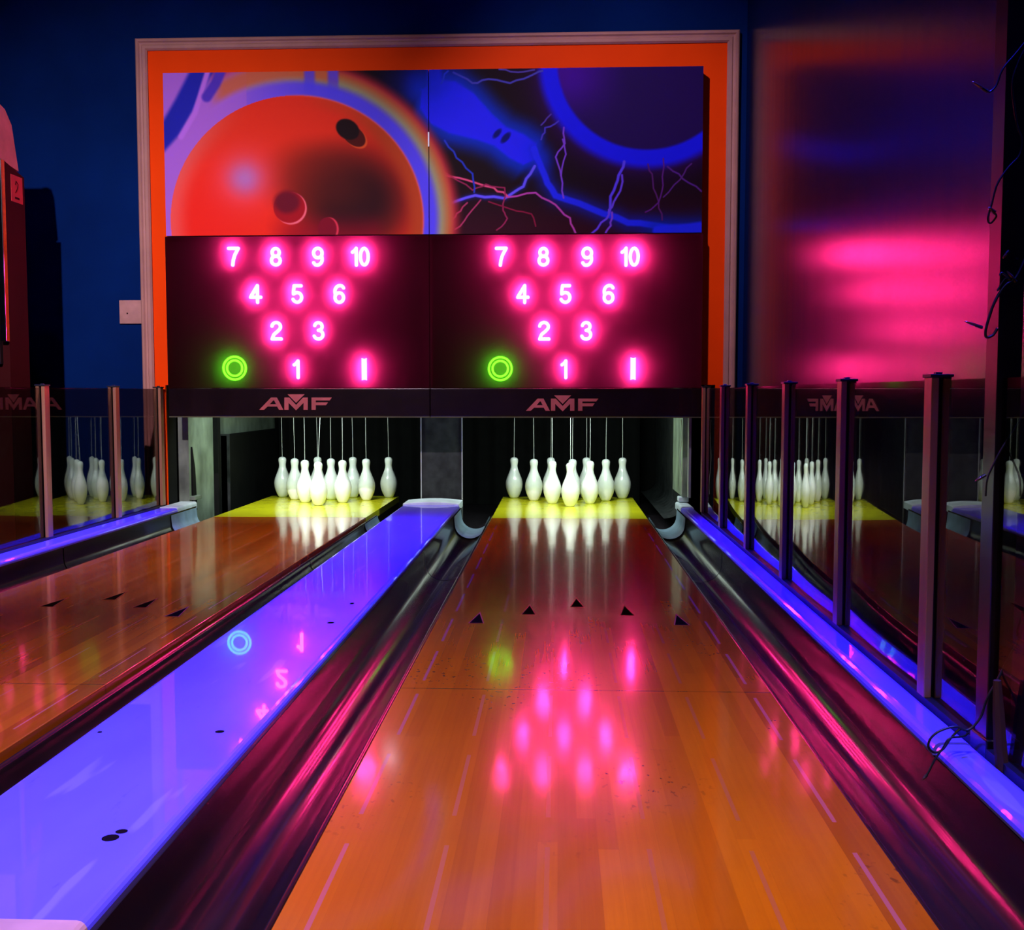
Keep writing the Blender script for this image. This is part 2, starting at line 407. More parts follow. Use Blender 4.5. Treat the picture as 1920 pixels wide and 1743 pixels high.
part('skirt', MB().box(LED_R[0]+.006, .681, .75, 1.74, FZ+.001, ZT-.023), M['black'], t)
t = thing('left_ledge', 'thin blue-violet ledge below the left glass partition', 'ledge', (LED_L[1]-.05, 2.5, FZ))
part('top_plate', MB().prism(ledge_poly(-2.002, LED_L[1], ZT, .014), 'y', 2.0, 5.24), M['blue'], t)
part('skirt', MB().box(-2.002, LED_L[1]-.006, 2.0, 5.52, FZ+.001, ZT-.022), M['black'], t)
part('end_cap', MB().prism(ledge_poly(-2.0, LED_L[1], ZT+.004, .012, .035), 'y', 5.242, 5.525), M['cap'], t)

# ------------------------------------------------------------------ glass partitions
def partition(x, posts, y0, y1, label, rail_out, bow, ztop=.647):
    t = thing('glass_partition', label, 'glass partition', (x, y0, FZ), 'glass partitions')
    part('base_rail', MB().box(x-.016 if rail_out > 0 else x-.035, x+.035 if rail_out > 0 else x+.016, y0, y1, FZ+.001, ZT+.006), M['black'], t)
    h = .018; g = .0045; dp = .020
    for y in posts:
        # extruded aluminium section with a slot on the two faces that take the glass
        poly = [(x-h, y-dp), (x-g, y-dp), (x-g, y-dp+.010), (x+g, y-dp+.010), (x+g, y-dp), (x+h, y-dp), (x+h, y+dp), (x+g, y+dp), (x+g, y+dp-.010), (x-g, y+dp-.010), (x-g, y+dp), (x-h, y+dp)]
        m = MB()
        # solid built from boxes so that the slot stays a real recess
        z0, z1 = ZT+.006, ztop+.003
        m.box(x-h, x-g, y-dp, y+dp, z0, z1); m.box(x+g, x+h, y-dp, y+dp, z0, z1)
        m.box(x-h*.55, x-h*.55, y-dp, y-dp, z0, z0)
        p = part('post', m, M['post'], t, bevel=.0015)
        sub('glazing_gasket', MB().box(x-g, x+g, y-dp+.008, y+dp-.008, z0, z1), M['black'], t, p)
        m = MB(); m.box(x-h-.003, x+h+.003, y-dp-.003, y+dp+.003, z1, z1+.006); m.box(x-.006, x+.006, y-.006, y+.006, z1+.006, z1+.010)
        sub('post_cap', m, M['black'], t, p, bevel=.001)
    ys = [y0]+[y for y in posts if y0 < y < y1]+[y1]
    for a, b in zip(ys[:-1], ys[1:]):
        lo = a+(dp-.006 if a in posts else 0); hi = b-(dp-.006 if b in posts else 0)
        if hi-lo > .03:
            L = hi-lo; s0 = (bow if L > .5 else 0)*(-1 if rail_out > 0 else 1); N = 16; m = MB(); zA, zB = ZT+.004, ztop-.002
            xs_ = [(x+s0*(1-(2*k/N-1)**2), lo+L*k/N) for k in range(N+1)]
            for off in (-.0015, .0015):
                m.add([(a_+off, b_, zA) for a_, b_ in xs_]+[(a_+off, b_, zB) for a_, b_ in xs_], [((k, k+1, N+2+k, N+1+k) if off > 0 else (N+1+k, N+2+k, k+1, k)) for k in range(N)])
            nb_ = len(m.f)
            for z_ in (zA, zB): m.add([(a_-.0015, b_, z_) for a_, b_ in xs_]+[(a_+.0015, b_, z_) for a_, b_ in xs_], [(k, k+1, N+2+k, N+1+k) for k in range(N)])
            gp = part('glass_panel', m, M['glass'], t)
            gp.data.polygons.foreach_set('use_smooth', [i < nb_ for i in range(len(gp.data.polygons))])
    return t
partition(GR, [2.002, 2.625, 3.27, 3.90, 4.52, 5.10], .9, 5.10, 'row of smoked glass panels and brown posts along the right side of the lanes', 1, .0035)
partition(GL, [2.76, 3.44, 4.105, 4.775, 5.32], 2.1, 5.345, 'row of smoked glass panels and rosy posts along the left side of the lanes', -1, .004)

# ------------------------------------------------------------------ bowling pins
HP = .243
prof = [(0, .082), (.008, .10), (.05, .125), (.10, .150), (.18, .182), (.26, .202), (.34, .209), (.41, .203), (.48, .184), (.55, .157), (.62, .128), (.68, .105), (.73, .090), (.78, .083), (.82, .085), (.87, .094), (.915, .099), (.95, .093), (.975, .078), (.992, .048), (1.0, .016)]
m = MB(); m.lathe([(z*HP, r*HP) for z, r in prof], (0, 0, 0), 40)
pin0 = None
m.f = m.f
def pin_mesh():
    me = bpy.data.meshes.new('bowling_pin'); me.from_pydata(m.v, [], m.f); me.update(); me.materials.append(M['pin'])
    me.polygons.foreach_set('use_smooth', [True]*len(me.polygons)); return me
pme = pin_mesh()
ringm = MB(); ringm.tube([(0.024*math.cos(a)*.83+.0, .024*math.sin(a)*.83, .19) for a in [2*PI*k/24 for k in range(25)]], .0006, 5, False)
def cord_mesh(dx, k):
    q = MB(); pts = [(0, 0, HP-.004)]
    for i in range(1, 9):
        u = i/8; pts.append((dx*u+.004*math.sin(u*5+k)*u*(1-u)*2, .0, HP+.62*u))
    q.tube(pts, .0017, 6); me = bpy.data.meshes.new('cord'); me.from_pydata(q.v, [], q.f); me.update(); me.materials.append(M['cord']); return me
P = {  # (screen x, depth, string lean, words)
 'left': [(597, 5.87, .030, 'at the front tip'),
          (572, 6.03, -.004, 'just behind and left of the tip pin'), (642.5, 6.03, .006, 'just behind and right of the tip pin'),
          (553, 6.19, -.003, 'at the left end of the third row'), (621, 6.19, .002, 'in the middle of the third row'), (687, 6.17, -.006, 'at the right end of the third row'),
          (530, 6.34, -.010, 'at the left end of the rear row'), (596, 6.34, -.012, 'hidden in the rear row, behind the tip pin'),
          (662, 6.34, -.004, 'second from the right in the rear row'), (729, 6.34, -.005, 'at the right end of the rear row')],
 'right': [(1069.5, 5.87, -.006, 'at the front tip'),
          (1035.5, 6.03, -.002, 'just behind and left of the tip pin'), (1106, 6.03, .006, 'just behind and right of the tip pin'),
          (1001, 6.19, -.002, 'at the left end of the third row'), (1073.5, 6.19, .004, 'in the third row, peeking out behind the tip'), (1136, 6.19, .002, 'at the right end of the third row'),
          (964, 6.34, .000, 'at the left end of the rear row'), (1033, 6.34, .0, 'second from the left in the rear row'),
          (1099.5, 6.34, .002, 'second from the right in the rear row'), (1167, 6.34, .002, 'at the right end of the rear row')]}
pins = []
for side in ('left', 'right'):
    for k, (px, d, dx, words) in enumerate(P[side]):
        q = aty(px, 905, d)
        o = bpy.data.objects.new('bowling_pin', pme); C.objects.link(o); o.location = (q.x, d, .0005); o.rotation_euler.z = random.uniform(0, 6)
        o.rotation_euler.z = 0
        where = 'left lane' if side == 'left' else 'right lane'
        tag(o, 'white string pin %s of the %s' % (words, where), 'bowling pin', 'pins on the '+('left' if side == 'left' else 'right')+' lane')
        c = bpy.data.objects.new('cord', cord_mesh(dx, k)); C.objects.link(c); c.parent = o
        pins.append(o)

# ------------------------------------------------------------------ pin pits
def pit_panel(label, polys):
    pass
# centre partition
t = thing('pit_partition', 'dark charcoal box between the two pin pits, behind the divider cap', 'partition', (-.61, 5.66, FZ))
part('front_panel', MB().box(-.733, -.510, 5.665, 5.68, FZ+.001, .98), M['panelc'], t)
part('side_panel', MB().box(-.733, -.728, 5.68, 7.25, FZ+.001, .98), M['panelc'], t)
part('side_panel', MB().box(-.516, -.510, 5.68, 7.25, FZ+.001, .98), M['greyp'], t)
for x in (-.733, -.5135): part('edge_strip', MB().box(x-.002, x+.0035, 5.658, 5.667, FZ+.001, .98), M['edge'], t)
for x in (-.722, -.515):
    for z in (.10, .28, .42):
        part('screw', MB().lathe([(0, .0035), (.002, .002)], (0, 0, 0), 10), M['edge'], t)
        o = t.children[-1]; o.location = Vector((x, 5.664, z))-t.location*0; o.rotation_euler.x = PI/2
        o.location = (x-t.location.x+0, 5.665-t.location.y, z-t.location.z)
        o.data.transform(__import__('mathutils').Matrix.Translation(t.location))
t = thing('pit_side_panel', 'grey lit side panel at the left end of the left pin pit', 'panel', (-1.95, 5.54, FZ))
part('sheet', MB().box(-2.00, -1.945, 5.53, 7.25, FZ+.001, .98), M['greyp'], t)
struct('trim_3', MB().box(-2.0028, -2.0023, 5.385, 5.51, FZ+.001, .66), M['matte'])
part('upright', MB().box(-1.945, -1.918, 5.93, 5.98, FZ+.001, .9), M['matte'], t)
m = MB(); m.prism([(5.56, .0), (5.62, .0), (5.60, .22), (5.56, .34)], 'x', -1.944, -1.935); part('brace', m, M['matte'], t, fix=True)
m = MB(); m.box(-1.944, -1.90, 6.05, 7.24, FZ+.001, .385); part('pit_cushion', m, M['matte'], t, bevel=.005)
m = MB(); m.box(-1.944, -1.89, 6.05, 6.06, FZ+.001, .39); part('edge_strip', m, M['panelc'], t)
m = MB(); m.box(-2.0, -1.915, 5.535, 5.64, ZT+.008, ZT+.03); part('bracket', m, M['greyp'], t, bevel=.004)
t = thing('pit_side_panel', 'greenish lit side panel at the right end of the right pin pit', 'panel', (.68, 5.54, FZ))
m = MB(); pr = []
for k in range(7): a = PI/2*k/6; pr.append((.56+.10*math.sin(a), .03-.07*math.cos(a)))
m.ribbon(pr+[(.66, .98)], 5.66, 7.24); m.box(.664, .70, 5.64, 7.25, FZ+.001, .98)
part('sheet', m, M['panelc'], t)
part('painted_lit_strip', MB().box(.640, .663, 5.52, 5.98, ZT+.04, .98), M['greyp'], t)  # lit front stretch of the pit wall, its brightness put into a paler grey
part('upright', MB().box(.664, .676, 5.46, 5.52, ZT+.04, .98), M['edge'], t)
m = MB(); m.tube([aty(1277+2*math.sin(k*.9), 786+k*14, 5.45)+Vector((0, 0, 0)) for k in range(11)], .0014, 6); part('cable', m, M['cord'], t)
m = MB(); m.box(.625, .68, 5.56, 5.62, ZT+.008, ZT+.035); part('bracket', m, M['cap'], t, bevel=.005)
t = thing('pit_curtain', 'black curtain hanging behind the pins', 'curtain', (-.6, 7.1, FZ))
m = MB(); n = 240; a = [(-1.88+2.42*k/n, .012*math.sin(k*.55)) for k in range(n+1)]
vs = [(x, 7.1+y, FZ+.002) for x, y in a]+[(x, 7.1+y, 1.3) for x, y in a]
m.add(vs, [(i, i+1, n+2+i, n+1+i) for i in range(n)]); part('cloth', m, M['matte'], t, smooth=True)

# ------------------------------------------------------------------ displays
def arc(cx, cz, rx, rz, a0, a1, n=28): return [(cx+rx*math.cos(math.radians(a0+(a1-a0)*k/n)), cz+rz*math.sin(math.radians(a0+(a1-a0)*k/n))) for k in range(n+1)]
six = [arc(0, -.0175, .0215, .0235, 0, 360), arc(.0045, .012, .026, .0295, 196, 72)+[(.0155, .0385), (.0215, .030)]]
GL_ = {'0': [arc(0, 0, .0195, .0405, 0, 360)],
 '1': [[(-.014, .022), (-.004, .028), (.005, .041), (.005, -.041)]],
 '2': [arc(0, .0205, .0215, .0205, 172, -30)+[(.010, .000), (-.012, -.018), (-.021, -.0395)], [(-.021, -.0405), (.024, -.0405)]],
 '3': [arc(0, .0215, .0190, .0190, 165, -90), arc(0, -.0190, .0225, .0215, 90, -160)],
 '4': [[(.010, -.041), (.010, .041), (-.025, -.016), (.026, -.016)]],
 '5': [[(.020, .0405), (-.014, .0405), (-.019, .003)]+arc(0, -.0165, .0225, .0240, 140, -155)],
 '6': six, '7': [[(-.024, .0405), (.024, .0405), (.006, .008), (-.002, -.018), (-.005, -.041)]],
 '8': [arc(0, .0205, .0180, .0195, 0, 360), arc(0, -.0190, .0220, .0215, 0, 360)], '9': [[(-a, -b) for a, b in q] for q in six]}
def numeral(txt, px, py, parent, ypos):
    q = aty(px, py, ypos); m = MB(); r = .0086
    for ci, ch in enumerate(txt):
        ox = 0 if len(txt) == 1 else (-.029 if ci == 0 else .016)
        for st in GL_[ch]:
            acc = 0; nxt = 0; step = .0068; pts = []
            for A, B in zip(st[:-1], st[1:]):
                L = math.hypot(B[0]-A[0], B[1]-A[1])
                while nxt <= acc+L+1e-9:
                    u = (nxt-acc)/L if L > 1e-9 else 0; pts.append((A[0]+(B[0]-A[0])*u, A[1]+(B[1]-A[1])*u)); nxt += step
                acc += L
            pts.append(st[-1])
            for a, b in pts:
                m.add([(q.x+a+ox+r*math.cos(k*PI/4), q.y-.003, q.z+b+r*math.sin(k*PI/4)) for k in range(8)]+[(q.x+a+ox+r*math.cos(k*PI/4), q.y+.003, q.z+b+r*math.sin(k*PI/4)) for k in range(8)],
                      [tuple(range(7, -1, -1)), tuple(range(8, 16))]+[(k, (k+1) % 8, 8+(k+1) % 8, 8+k) for k in range(8)])
    return part('numeral', m, M['red_led'], parent)
def display(x0, x1, label, digits, ring, bar, lx, ly):
    zt, zb, zf = 1.398, .508, .648
    t = thing('pin_indicator_display', label, 'scoreboard', ((x0+x1)/2, BY+.1, zb), 'pin indicator displays')
    m = MB(); m.box(x0, x1, BY+.050, BY+.085, zf, zt)
    m.box(x0, x0+.006, BY+.002, BY+.05, zf, zt); m.box(x1-.006, x1, BY+.002, BY+.05, zf, zt); m.box(x0+.006, x1-.006, BY+.002, BY+.05, zt-.006, zt)
    part('housing', m, M['housing'], t)
    part('face_cover', MB().add([(x0, BY, zf+.002), (x1, BY, zf+.002), (x1, BY, zt), (x0, BY, zt)], [(0, 1, 2, 3)]), M['cover'], t)['label'] = 'smoked acrylic cover'
    for s_, a, b in digits: numeral(s_, a, b, t, BY+.032)
    q = aty(ring[0], ring[1], BY+.035)
    for r0, r1, nb in ((.052, .061, 44), (.034, .043, 32)):
        m = MB(); k = nb*2
        vs = []; fs = []
        for i in range(k):
            a = 2*PI*i/k; ro = r1+(.0022 if i % 2 else -.0006); ri = r0-(.0012 if i % 2 else 0)
            for r, yy in ((ri, -.003), (ro, -.003), (ro, .003), (ri, .003)): vs.append((q.x+r*math.cos(a), q.y+yy, q.z+r*math.sin(a)))
        for i in range(k):
            j = (i+1) % k
            for e in range(4): fs.append((i*4+e, i*4+(e+1) % 4, j*4+(e+1) % 4, j*4+e))
        m.add(vs, fs); part('green_light_ring', m, M['green_led'], t)
    q = aty(bar[0], bar[1], BY+.032); m = MB(); m.box(q.x-.0105, q.x+.0105, q.y-.003, q.y+.003, q.z-.052, q.z+.052)
    for i in range(14):
        for sx in (-1, 1): m.box(q.x+sx*.0105-.003, q.x+sx*.0105+.003, q.y-.0032, q.y+.003, q.z-.052+i*.008-.0022, q.z-.052+i*.008+.0022)
    part('light_bar', m, M['red_led'], t)
    fb = part('lower_fascia', MB().box(x0, x1, BY+.004, BY+.085, zb, zf-.001), M['fascia'], t, bevel=.003)
    part('bottom_edge', MB().box(x0, x1, BY+.006, BY+.15, zb-.006, zb-.0005), M['olive'], t)
    # emblem lettering, drawn from the photograph: pixel offsets inside a 136 x 29 box
    def PX(pts): return [aty(lx+a, ly+b, BY).xz for a, b in pts]
    shapes = [[(0, 29), (22, 6), (33, 6), (45, 29), (37, 29), (33.5, 23), (15.5, 23), (9, 29)],
              [(47, 29), (47, 6), (56, 6), (69, 20), (82, 6), (91, 6), (91, 29), (83, 29), (83, 16), (69, 30), (55, 16), (55, 29)],
              [(53, 0), (85, 0), (69, 16)],
              [(98, 29), (98, 6), (136, 6), (132, 11.5), (106, 11.5), (106, 15), (129, 15), (125, 20.5), (106, 20.5), (106, 29)]]
    hole = [(20, 18.5), (31.5, 18.5), (28, 11.5), (26, 11.5)]
    for i, sh in enumerate(shapes):
        m = MB(); yy0, yy1 = BY+.0010, BY+.0042
        if i == 0:   # letter with its counter left open, as strokes
            for q_ in ([(0, 29), (22, 6), (26, 11.5), (20, 18.5), (15.5, 23), (9, 29)], [(22, 6), (33, 6), (28, 11.5), (26, 11.5)], [(33, 6), (45, 29), (37, 29), (33.5, 23), (31.5, 18.5), (28, 11.5)], [(20, 18.5), (31.5, 18.5), (33.5, 23), (15.5, 23)]):
                m.prism([tuple(p) for p in PX(q_)], 'y', yy0, yy1)
        else: m.prism([tuple(p) for p in PX(sh)], 'y', yy0, yy1)
        sub('emblem_triangle' if i == 2 else 'emblem_letter', m, M['logo'], t, fb, fix=True)
    return t
xm = -.637
DL = [('7', 438, 481), ('8', 517, 481), ('9', 596, 481), ('10', 677, 481), ('4', 479, 551), ('5', 557, 551), ('6', 636, 551), ('2', 518, 620), ('3', 597, 620), ('1', 557, 692)]
DR = [('7', 940, 481), ('8', 1019, 481), ('9', 1101, 481), ('10', 1183, 481), ('4', 980, 551), ('5', 1060, 551), ('6', 1141, 551), ('2', 1020, 620), ('3', 1099, 620), ('1', 1059, 692)]
display(-1.955, xm-.0015, 'black display with pink numerals, under the orange ball picture', DL, (440, 690), (683, 692), 486, 739)
display(xm+.0015, .700, 'black display with pink numerals, under the blue lightning picture', DR, (938, 691), (1187, 691), 986, 741)

# ------------------------------------------------------------------ mural prints
def blend(c, col, a):
    a = np.clip(a, 0, 1)[..., None]; return c*(1-a)+np.array(col, float)*a
def sstep(x, a, b):
    t = np.clip((x-a)/(b-a), 0, 1); return t*t*(3-2*t)
def polyd(X, Y, pts):
    d = np.full(X.shape, 1e9)
    for (x0, y0), (x1, y1) in zip(pts[:-1], pts[1:]):
        vx, vy = x1-x0, y1-y0; t = np.clip(((X-x0)*vx+(Y-y0)*vy)/(vx*vx+vy*vy+1e-9), 0, 1)
        d = np.minimum(d, np.hypot(X-x0-t*vx, Y-y0-t*vy))
    return d
def jag(pts, amp, seed):
    r = random.Random(seed); out = [pts[0]]
    for a, b in zip(pts[:-1], pts[1:]):
        for k in (1, 2, 3):
            u = k/3.0; j = amp if k < 3 else 0
            out.append((a[0]+(b[0]-a[0])*u+r.uniform(-j, j), a[1]+(b[1]-a[1])*u+r.uniform(-j, j)))
    return out
def art(X, Y):
    c = np.zeros(X.shape+(3,))+np.array((16, 2, 8.))
    # right hand scene
    c = blend(c, (45, 0, 18), sstep(Y, 330, 440)*.8)  # display's red glow over the lower print, painted into the ink
    dR = np.hypot(X-1215, Y-115)
    c = blend(c, (50, 0, 110), np.exp(-np.clip(dR-195, 0, None)/26)*.8)
    inn = np.zeros(X.shape+(3,))+np.array((28, 6, 70.))
    inn = blend(inn, (62, 0, 140), sstep(1130-X, -60, 60)*sstep(250-Y, 0, 110)*.8)
    c = np.where((dR < 182)[..., None], inn, c)
    ringw = sstep(dR, 164, 172)*(1-sstep(dR, 190, 212))
    c = blend(c, (18, 18, 225), ringw)
    # pin of light with its glow
    ax, ay, bx, by = 835, 190, 990, 285
    L = math.hypot(bx-ax, by-ay); ux, uy = (bx-ax)/L, (by-ay)/L
    s_ = (X-ax)*ux+(Y-ay)*uy; n_ = -(X-ax)*uy+(Y-ay)*ux
    rad = np.interp(s_, [-45, -30, 0, 40, 90, 125, 160, 190, 205], [0, 30, 44, 42, 26, 19, 24, 22, 0])
    dd = np.abs(n_)-rad
    dd = np.where(s_ < -45, np.hypot(s_+45, n_), dd); dd = np.where(s_ > 205, np.hypot(s_-205, n_), dd)
    c = blend(c, (0, 40, 165), (1-sstep(dd, 0, 48))*.95)
    c = blend(c, (28, 28, 238), 1-sstep(dd, -3, 6))
    stem = np.abs(X-819)-12; c = blend(c, (30, 28, 235), (1-sstep(stem, -4, 6))*sstep(190-Y, 0, 20)*.9)
    for q, w_ in (((936, 250), 6), ((952, 258), 7)):
        e = np.hypot((X-q[0])*.8+(Y-q[1])*.55, (Y-q[1])*.5-(X-q[0])*.1)*1.4; c = blend(c, (0, 8, 90), 1-sstep(e, w_-2, w_+4))
    # lightning
    def bolt(pts, w_, col, glow=None, seed=1, amp=2.5, gw=10):
        nonlocal c
        d = polyd(X, Y, jag(pts, amp, seed))
        if glow: c = blend(c, glow, np.exp(-(d/gw)**2)*.6)
        c = blend(c, col, 1-sstep(d, w_*.5, w_+1.2))
    bolt([(1005, 280), (1025, 330), (1045, 368), (1110, 392), (1180, 420), (1250, 428), (1320, 436)], 7, (25, 35, 225), (10, 30, 180), 3, 2.0, 20)
    bolt([(1235, 436), (1320, 428)], 12, (25, 35, 225), (0, 35, 150), 5, 1, 26)
    bolt([(806, 390), (850, 380), (895, 366), (950, 372), (985, 350), (1006, 312)], 2.6, (85, 75, 225), (20, 30, 150), 7, 2.5, 6)
    pk = (150, 45, 85)
    bolt([(828, 325), (880, 337), (930, 352), (955, 368)], 1.6, (200, 70, 110), None, 11)
    bolt([(955, 370), (1008, 362), (1045, 385), (1072, 410), (1083, 440)], 1.5, (165, 60, 150), None, 12)
    bolt([(812, 302), (850, 330), (890, 356), (915, 345), (950, 352), (947, 395), (955, 410), (935, 432)], 1.0, (130, 30, 70), None, 13)
    bolt([(880, 380), (860, 400), (850, 415)], 1.2, pk, None, 14); bolt([(905, 375), (880, 405), (857, 430)], 1.1, pk, None, 15)
    bolt([(920, 378), (960, 392), (1000, 402), (1008, 425)], .9, (120, 15, 50), None, 16)
    bolt([(838, 262), (860, 295), (890, 325), (893, 360)], 1.4, (30, 50, 170), None, 17)
    bolt([(1060, 240), (1062, 270), (1045, 295), (1055, 330), (1060, 372)], 1.3, (110, 60, 190), None, 18)
    bolt([(1058, 262), (1064, 290), (1055, 330)], 1.1, (110, 60, 190), None, 19)
    bolt([(1050, 228), (1025, 240), (1018, 262)], 1.2, (60, 50, 170), None, 20); bolt([(1036, 215), (1018, 235)], 1, (70, 50, 150), None, 21)
    bolt([(1172, 305), (1160, 340), (1147, 370), (1145, 400)], 2.6, (80, 60, 230), None, 22)
    bolt([(1168, 330), (1165, 360), (1150, 390), (1140, 412), (1112, 440)], 1.8, (90, 60, 210), None, 23)
    bolt([(1150, 400), (1148, 425), (1138, 440)], 1.6, (110, 60, 190), None, 24)
    bolt([(1216, 310), (1225, 340), (1236, 380), (1243, 415)], 1.0, (75, 25, 95), None, 25)
    bolt([(1244, 300), (1244, 350), (1236, 382), (1212, 400)], 1.0, (80, 25, 110), None, 26)
    bolt([(1252, 315), (1280, 338), (1315, 362)], 1.2, (75, 30, 120), None, 27); bolt([(1296, 310), (1275, 340), (1245, 372)], 1.0, (75, 30, 110), None, 28)
    bolt([(855, 135), (890, 155), (920, 148), (960, 156), (1000, 142), (1020, 134)], 1.6, (60, 60, 160), None, 29)
    bolt([(940, 130), (975, 136), (1005, 132)], 1.2, (70, 60, 150), None, 30); bolt([(845, 132), (832, 155)], 1.4, (40, 60, 200), None, 31)
    c = blend(c, (0, 30, 170), np.exp(-(np.hypot((X-800)*.8, (Y-150)))**2/2600.)*.7)
    # big ball with its rainbow rim
    d = np.hypot(X-560, Y-412); left = sstep(600-X, -40, 250)
    ang = (X-560)/238.
    halo_end = 300+0*X
    c = blend(c, (170, 40, 50), 1-sstep(d, 288, 316)); c = blend(c, (165, 95, 50), 1-sstep(d, 282, 300)); c = blend(c, (135, 140, 100), 1-sstep(d, 268, 288))
    c = blend(c, (75, 65, 215), 1-sstep(d, 256, 274))
    # violet field on the left with a dark blue stroke
    c = blend(c, (150, 92, 190), left*(1-sstep(d, 300, 520))*.95*(d < 600))
    c = blend(c, (150, 92, 190), (X < 470)*left)
    yb = sstep(d, 262, 278)*(1-sstep(d, 290, 312)); c = blend(c, (180, 90, 50), yb*.85*sstep(X, 395, 430)*(X < 640))
    c = blend(c, (190, 40, 40), sstep(d, 298, 315)*sstep(X, 395, 420)*(X < 520)*(Y < 165)*.8)
    ds = polyd(X, Y, [(300, 262), (325, 235), (352, 190), (385, 128), (395, 115)])
    c = blend(c, (25, 30, 150), 1-sstep(ds, 14, 25))
    dv = polyd(X, Y, [(345, 250), (372, 205), (390, 150), (400, 120)])
    c = blend(c, (165, 100, 205), 1-sstep(dv, 2, 8))
    dv = polyd(X, Y, [(395, 175), (412, 150), (425, 120)]); c = blend(c, (70, 45, 165), 1-sstep(dv, 6, 13))
    for bx_ in (588, 632): c = blend(c, (70, 60, 215), (1-sstep(np.abs(X-bx_), 6, 14))*sstep(190-Y, 0, 50)*(d > 238)*.8)
    # ball body
    ball = np.zeros(X.shape+(3,))+np.array((205, 42, 20.))
    ball = blend(ball, (245, 32, 22), sstep(520-X, -60, 120)*sstep(Y, 230, 400)*.9)
    ball = blend(ball, (205, 95, 90), (1-sstep(np.abs(d-238)*1.0, 0, 45))*sstep(430-X, -60, 90)*.7)
    e = np.hypot((X-668)/150., (Y-375)/135.); ball = blend(ball, (38, 8, 14), (1-sstep(e, .25, 1.05))*.96)
    e = np.hypot((X-600)/120., (Y-330)/85.); ball = blend(ball, (85, 20, 12), (1-sstep(e, .3, 1.1))*.6)
    ball = blend(ball, (150, 58, 20), sstep(d, 195, 234)*sstep(X, 640, 740)*.95)
    ball = blend(ball, (175, 60, 25), sstep(d, 205, 236)*sstep(X, 560, 640)*.5)
    e = np.hypot(X-464, Y-330); ball = blend(ball, (215, 70, 90), np.exp(-(e/55)**2)*.8); ball = blend(ball, (165, 105, 165), np.exp(-(e/30)**2)*.95)
    ball = blend(ball, (130, 0, 30), sstep(Y, 385, 440)*sstep(X, 490, 560)*(1-sstep(X, 700, 740))*.6)
    c = np.where((d < 238)[..., None], ball, c)
    rim = np.exp(-((d-238)/2.2)**2)*sstep(X, 500, 600); c = blend(c, (210, 90, 100), rim*.6)
    # finger holes
    def rot(cx, cy, rx, ry, an):
        ca, sa = math.cos(an), math.sin(an); u = (X-cx)*ca+(Y-cy)*sa; v = -(X-cx)*sa+(Y-cy)*ca; return np.hypot(u/rx, v/ry)
    c = blend(c, (200, 75, 30), (1-sstep(rot(672, 254, 27, 17, .75), .92, 1.05))); c = blend(c, (70, 15, 10), (1-sstep(rot(669, 251, 27, 17, .75), .9, 1.02)))
    c = blend(c, (22, 6, 10), 1-sstep(rot(658, 239, 23, 18, .6), .9, 1.1))
    c = blend(c, (235, 100, 110), 1-sstep(rot(550, 388, 30, 31, 0), .95, 1.04)); c = blend(c, (150, 12, 25), 1-sstep(rot(547, 386, 30, 30, 0), .95, 1.03)); c = blend(c, (95, 10, 30), 1-sstep(rot(543, 376, 27, 24, 0), .6, 1.15))
    c = blend(c, (200, 50, 70), 1-sstep(rot(622, 428, 18, 23, 0), .92, 1.03)); c = blend(c, (115, 5, 30), 1-sstep(rot(618, 428, 18, 23, 0), .92, 1.03))
    return c
GAIN = 1.7
def mural(px0, px1, x0, x1, label):
    z0, z1 = 1.402, 2.192; nx, nz = 520, 320
    t = thing('mural_panel', label, 'picture panel', ((x0+x1)/2, BY+.1, z0), 'picture panels above the displays')
    part('panel_body', MB().box(x0, x1, BY+.004, BY+.085, z0, z1), M['black'], t)
    u = np.linspace(0, 1, nx); v = np.linspace(0, 1, nz); U, V = np.meshgrid(u, v)
    X = px0+(px1-px0)*U; Y = 439+(129-439)*V
    col = art(X, Y)/255.
    lin = np.where(col <= .04045, col/12.92, ((col+.055)/1.055)**2.4)
    lin = np.clip(lin*GAIN*.8, 0, .95)
    co = np.stack([x0+(x1-x0)*U-t.location.x, np.full(U.shape, BY-t.location.y), z0+(z1-z0)*V-t.location.z], -1).reshape(-1, 3)
    idx = np.arange(nx*nz).reshape(nz, nx)
    q = np.stack([idx[:-1, :-1], idx[:-1, 1:], idx[1:, 1:], idx[1:, :-1]], -1).reshape(-1, 4)
    me = bpy.data.meshes.new('printed_sheet'); me.from_pydata(co.tolist(), [], q.tolist()); me.update()
    ca = me.color_attributes.new('ink', 'FLOAT_COLOR', 'POINT')
    ca.data.foreach_set('color', np.concatenate([lin.reshape(-1, 3), np.ones((nx*nz, 1))], 1).astype(np.float32).ravel())
    me.materials.append(M['mural'])
    o = bpy.data.objects.new('printed_sheet', me); C.objects.link(o); o.parent = t
    return t
mural(313, 808, -1.948, xm-.0015, 'picture of a glowing orange bowling ball above the left display')
mural(809, 1316, xm+.0025, .692, 'picture of blue lightning and a dark blue ball above the right display')
# pale strip painted in for a lamp's glint on the panel seam
a = aty(808, 248, BY); b = aty(808, 275, BY)
tag(MB().box(xm-.0035, xm+.0035, BY-.006, BY+.001, b.z, a.z).build('seam_glint', M['cap']), 'pale strip painted as a lamp glint on the seam between the two picture panels', 'clip')

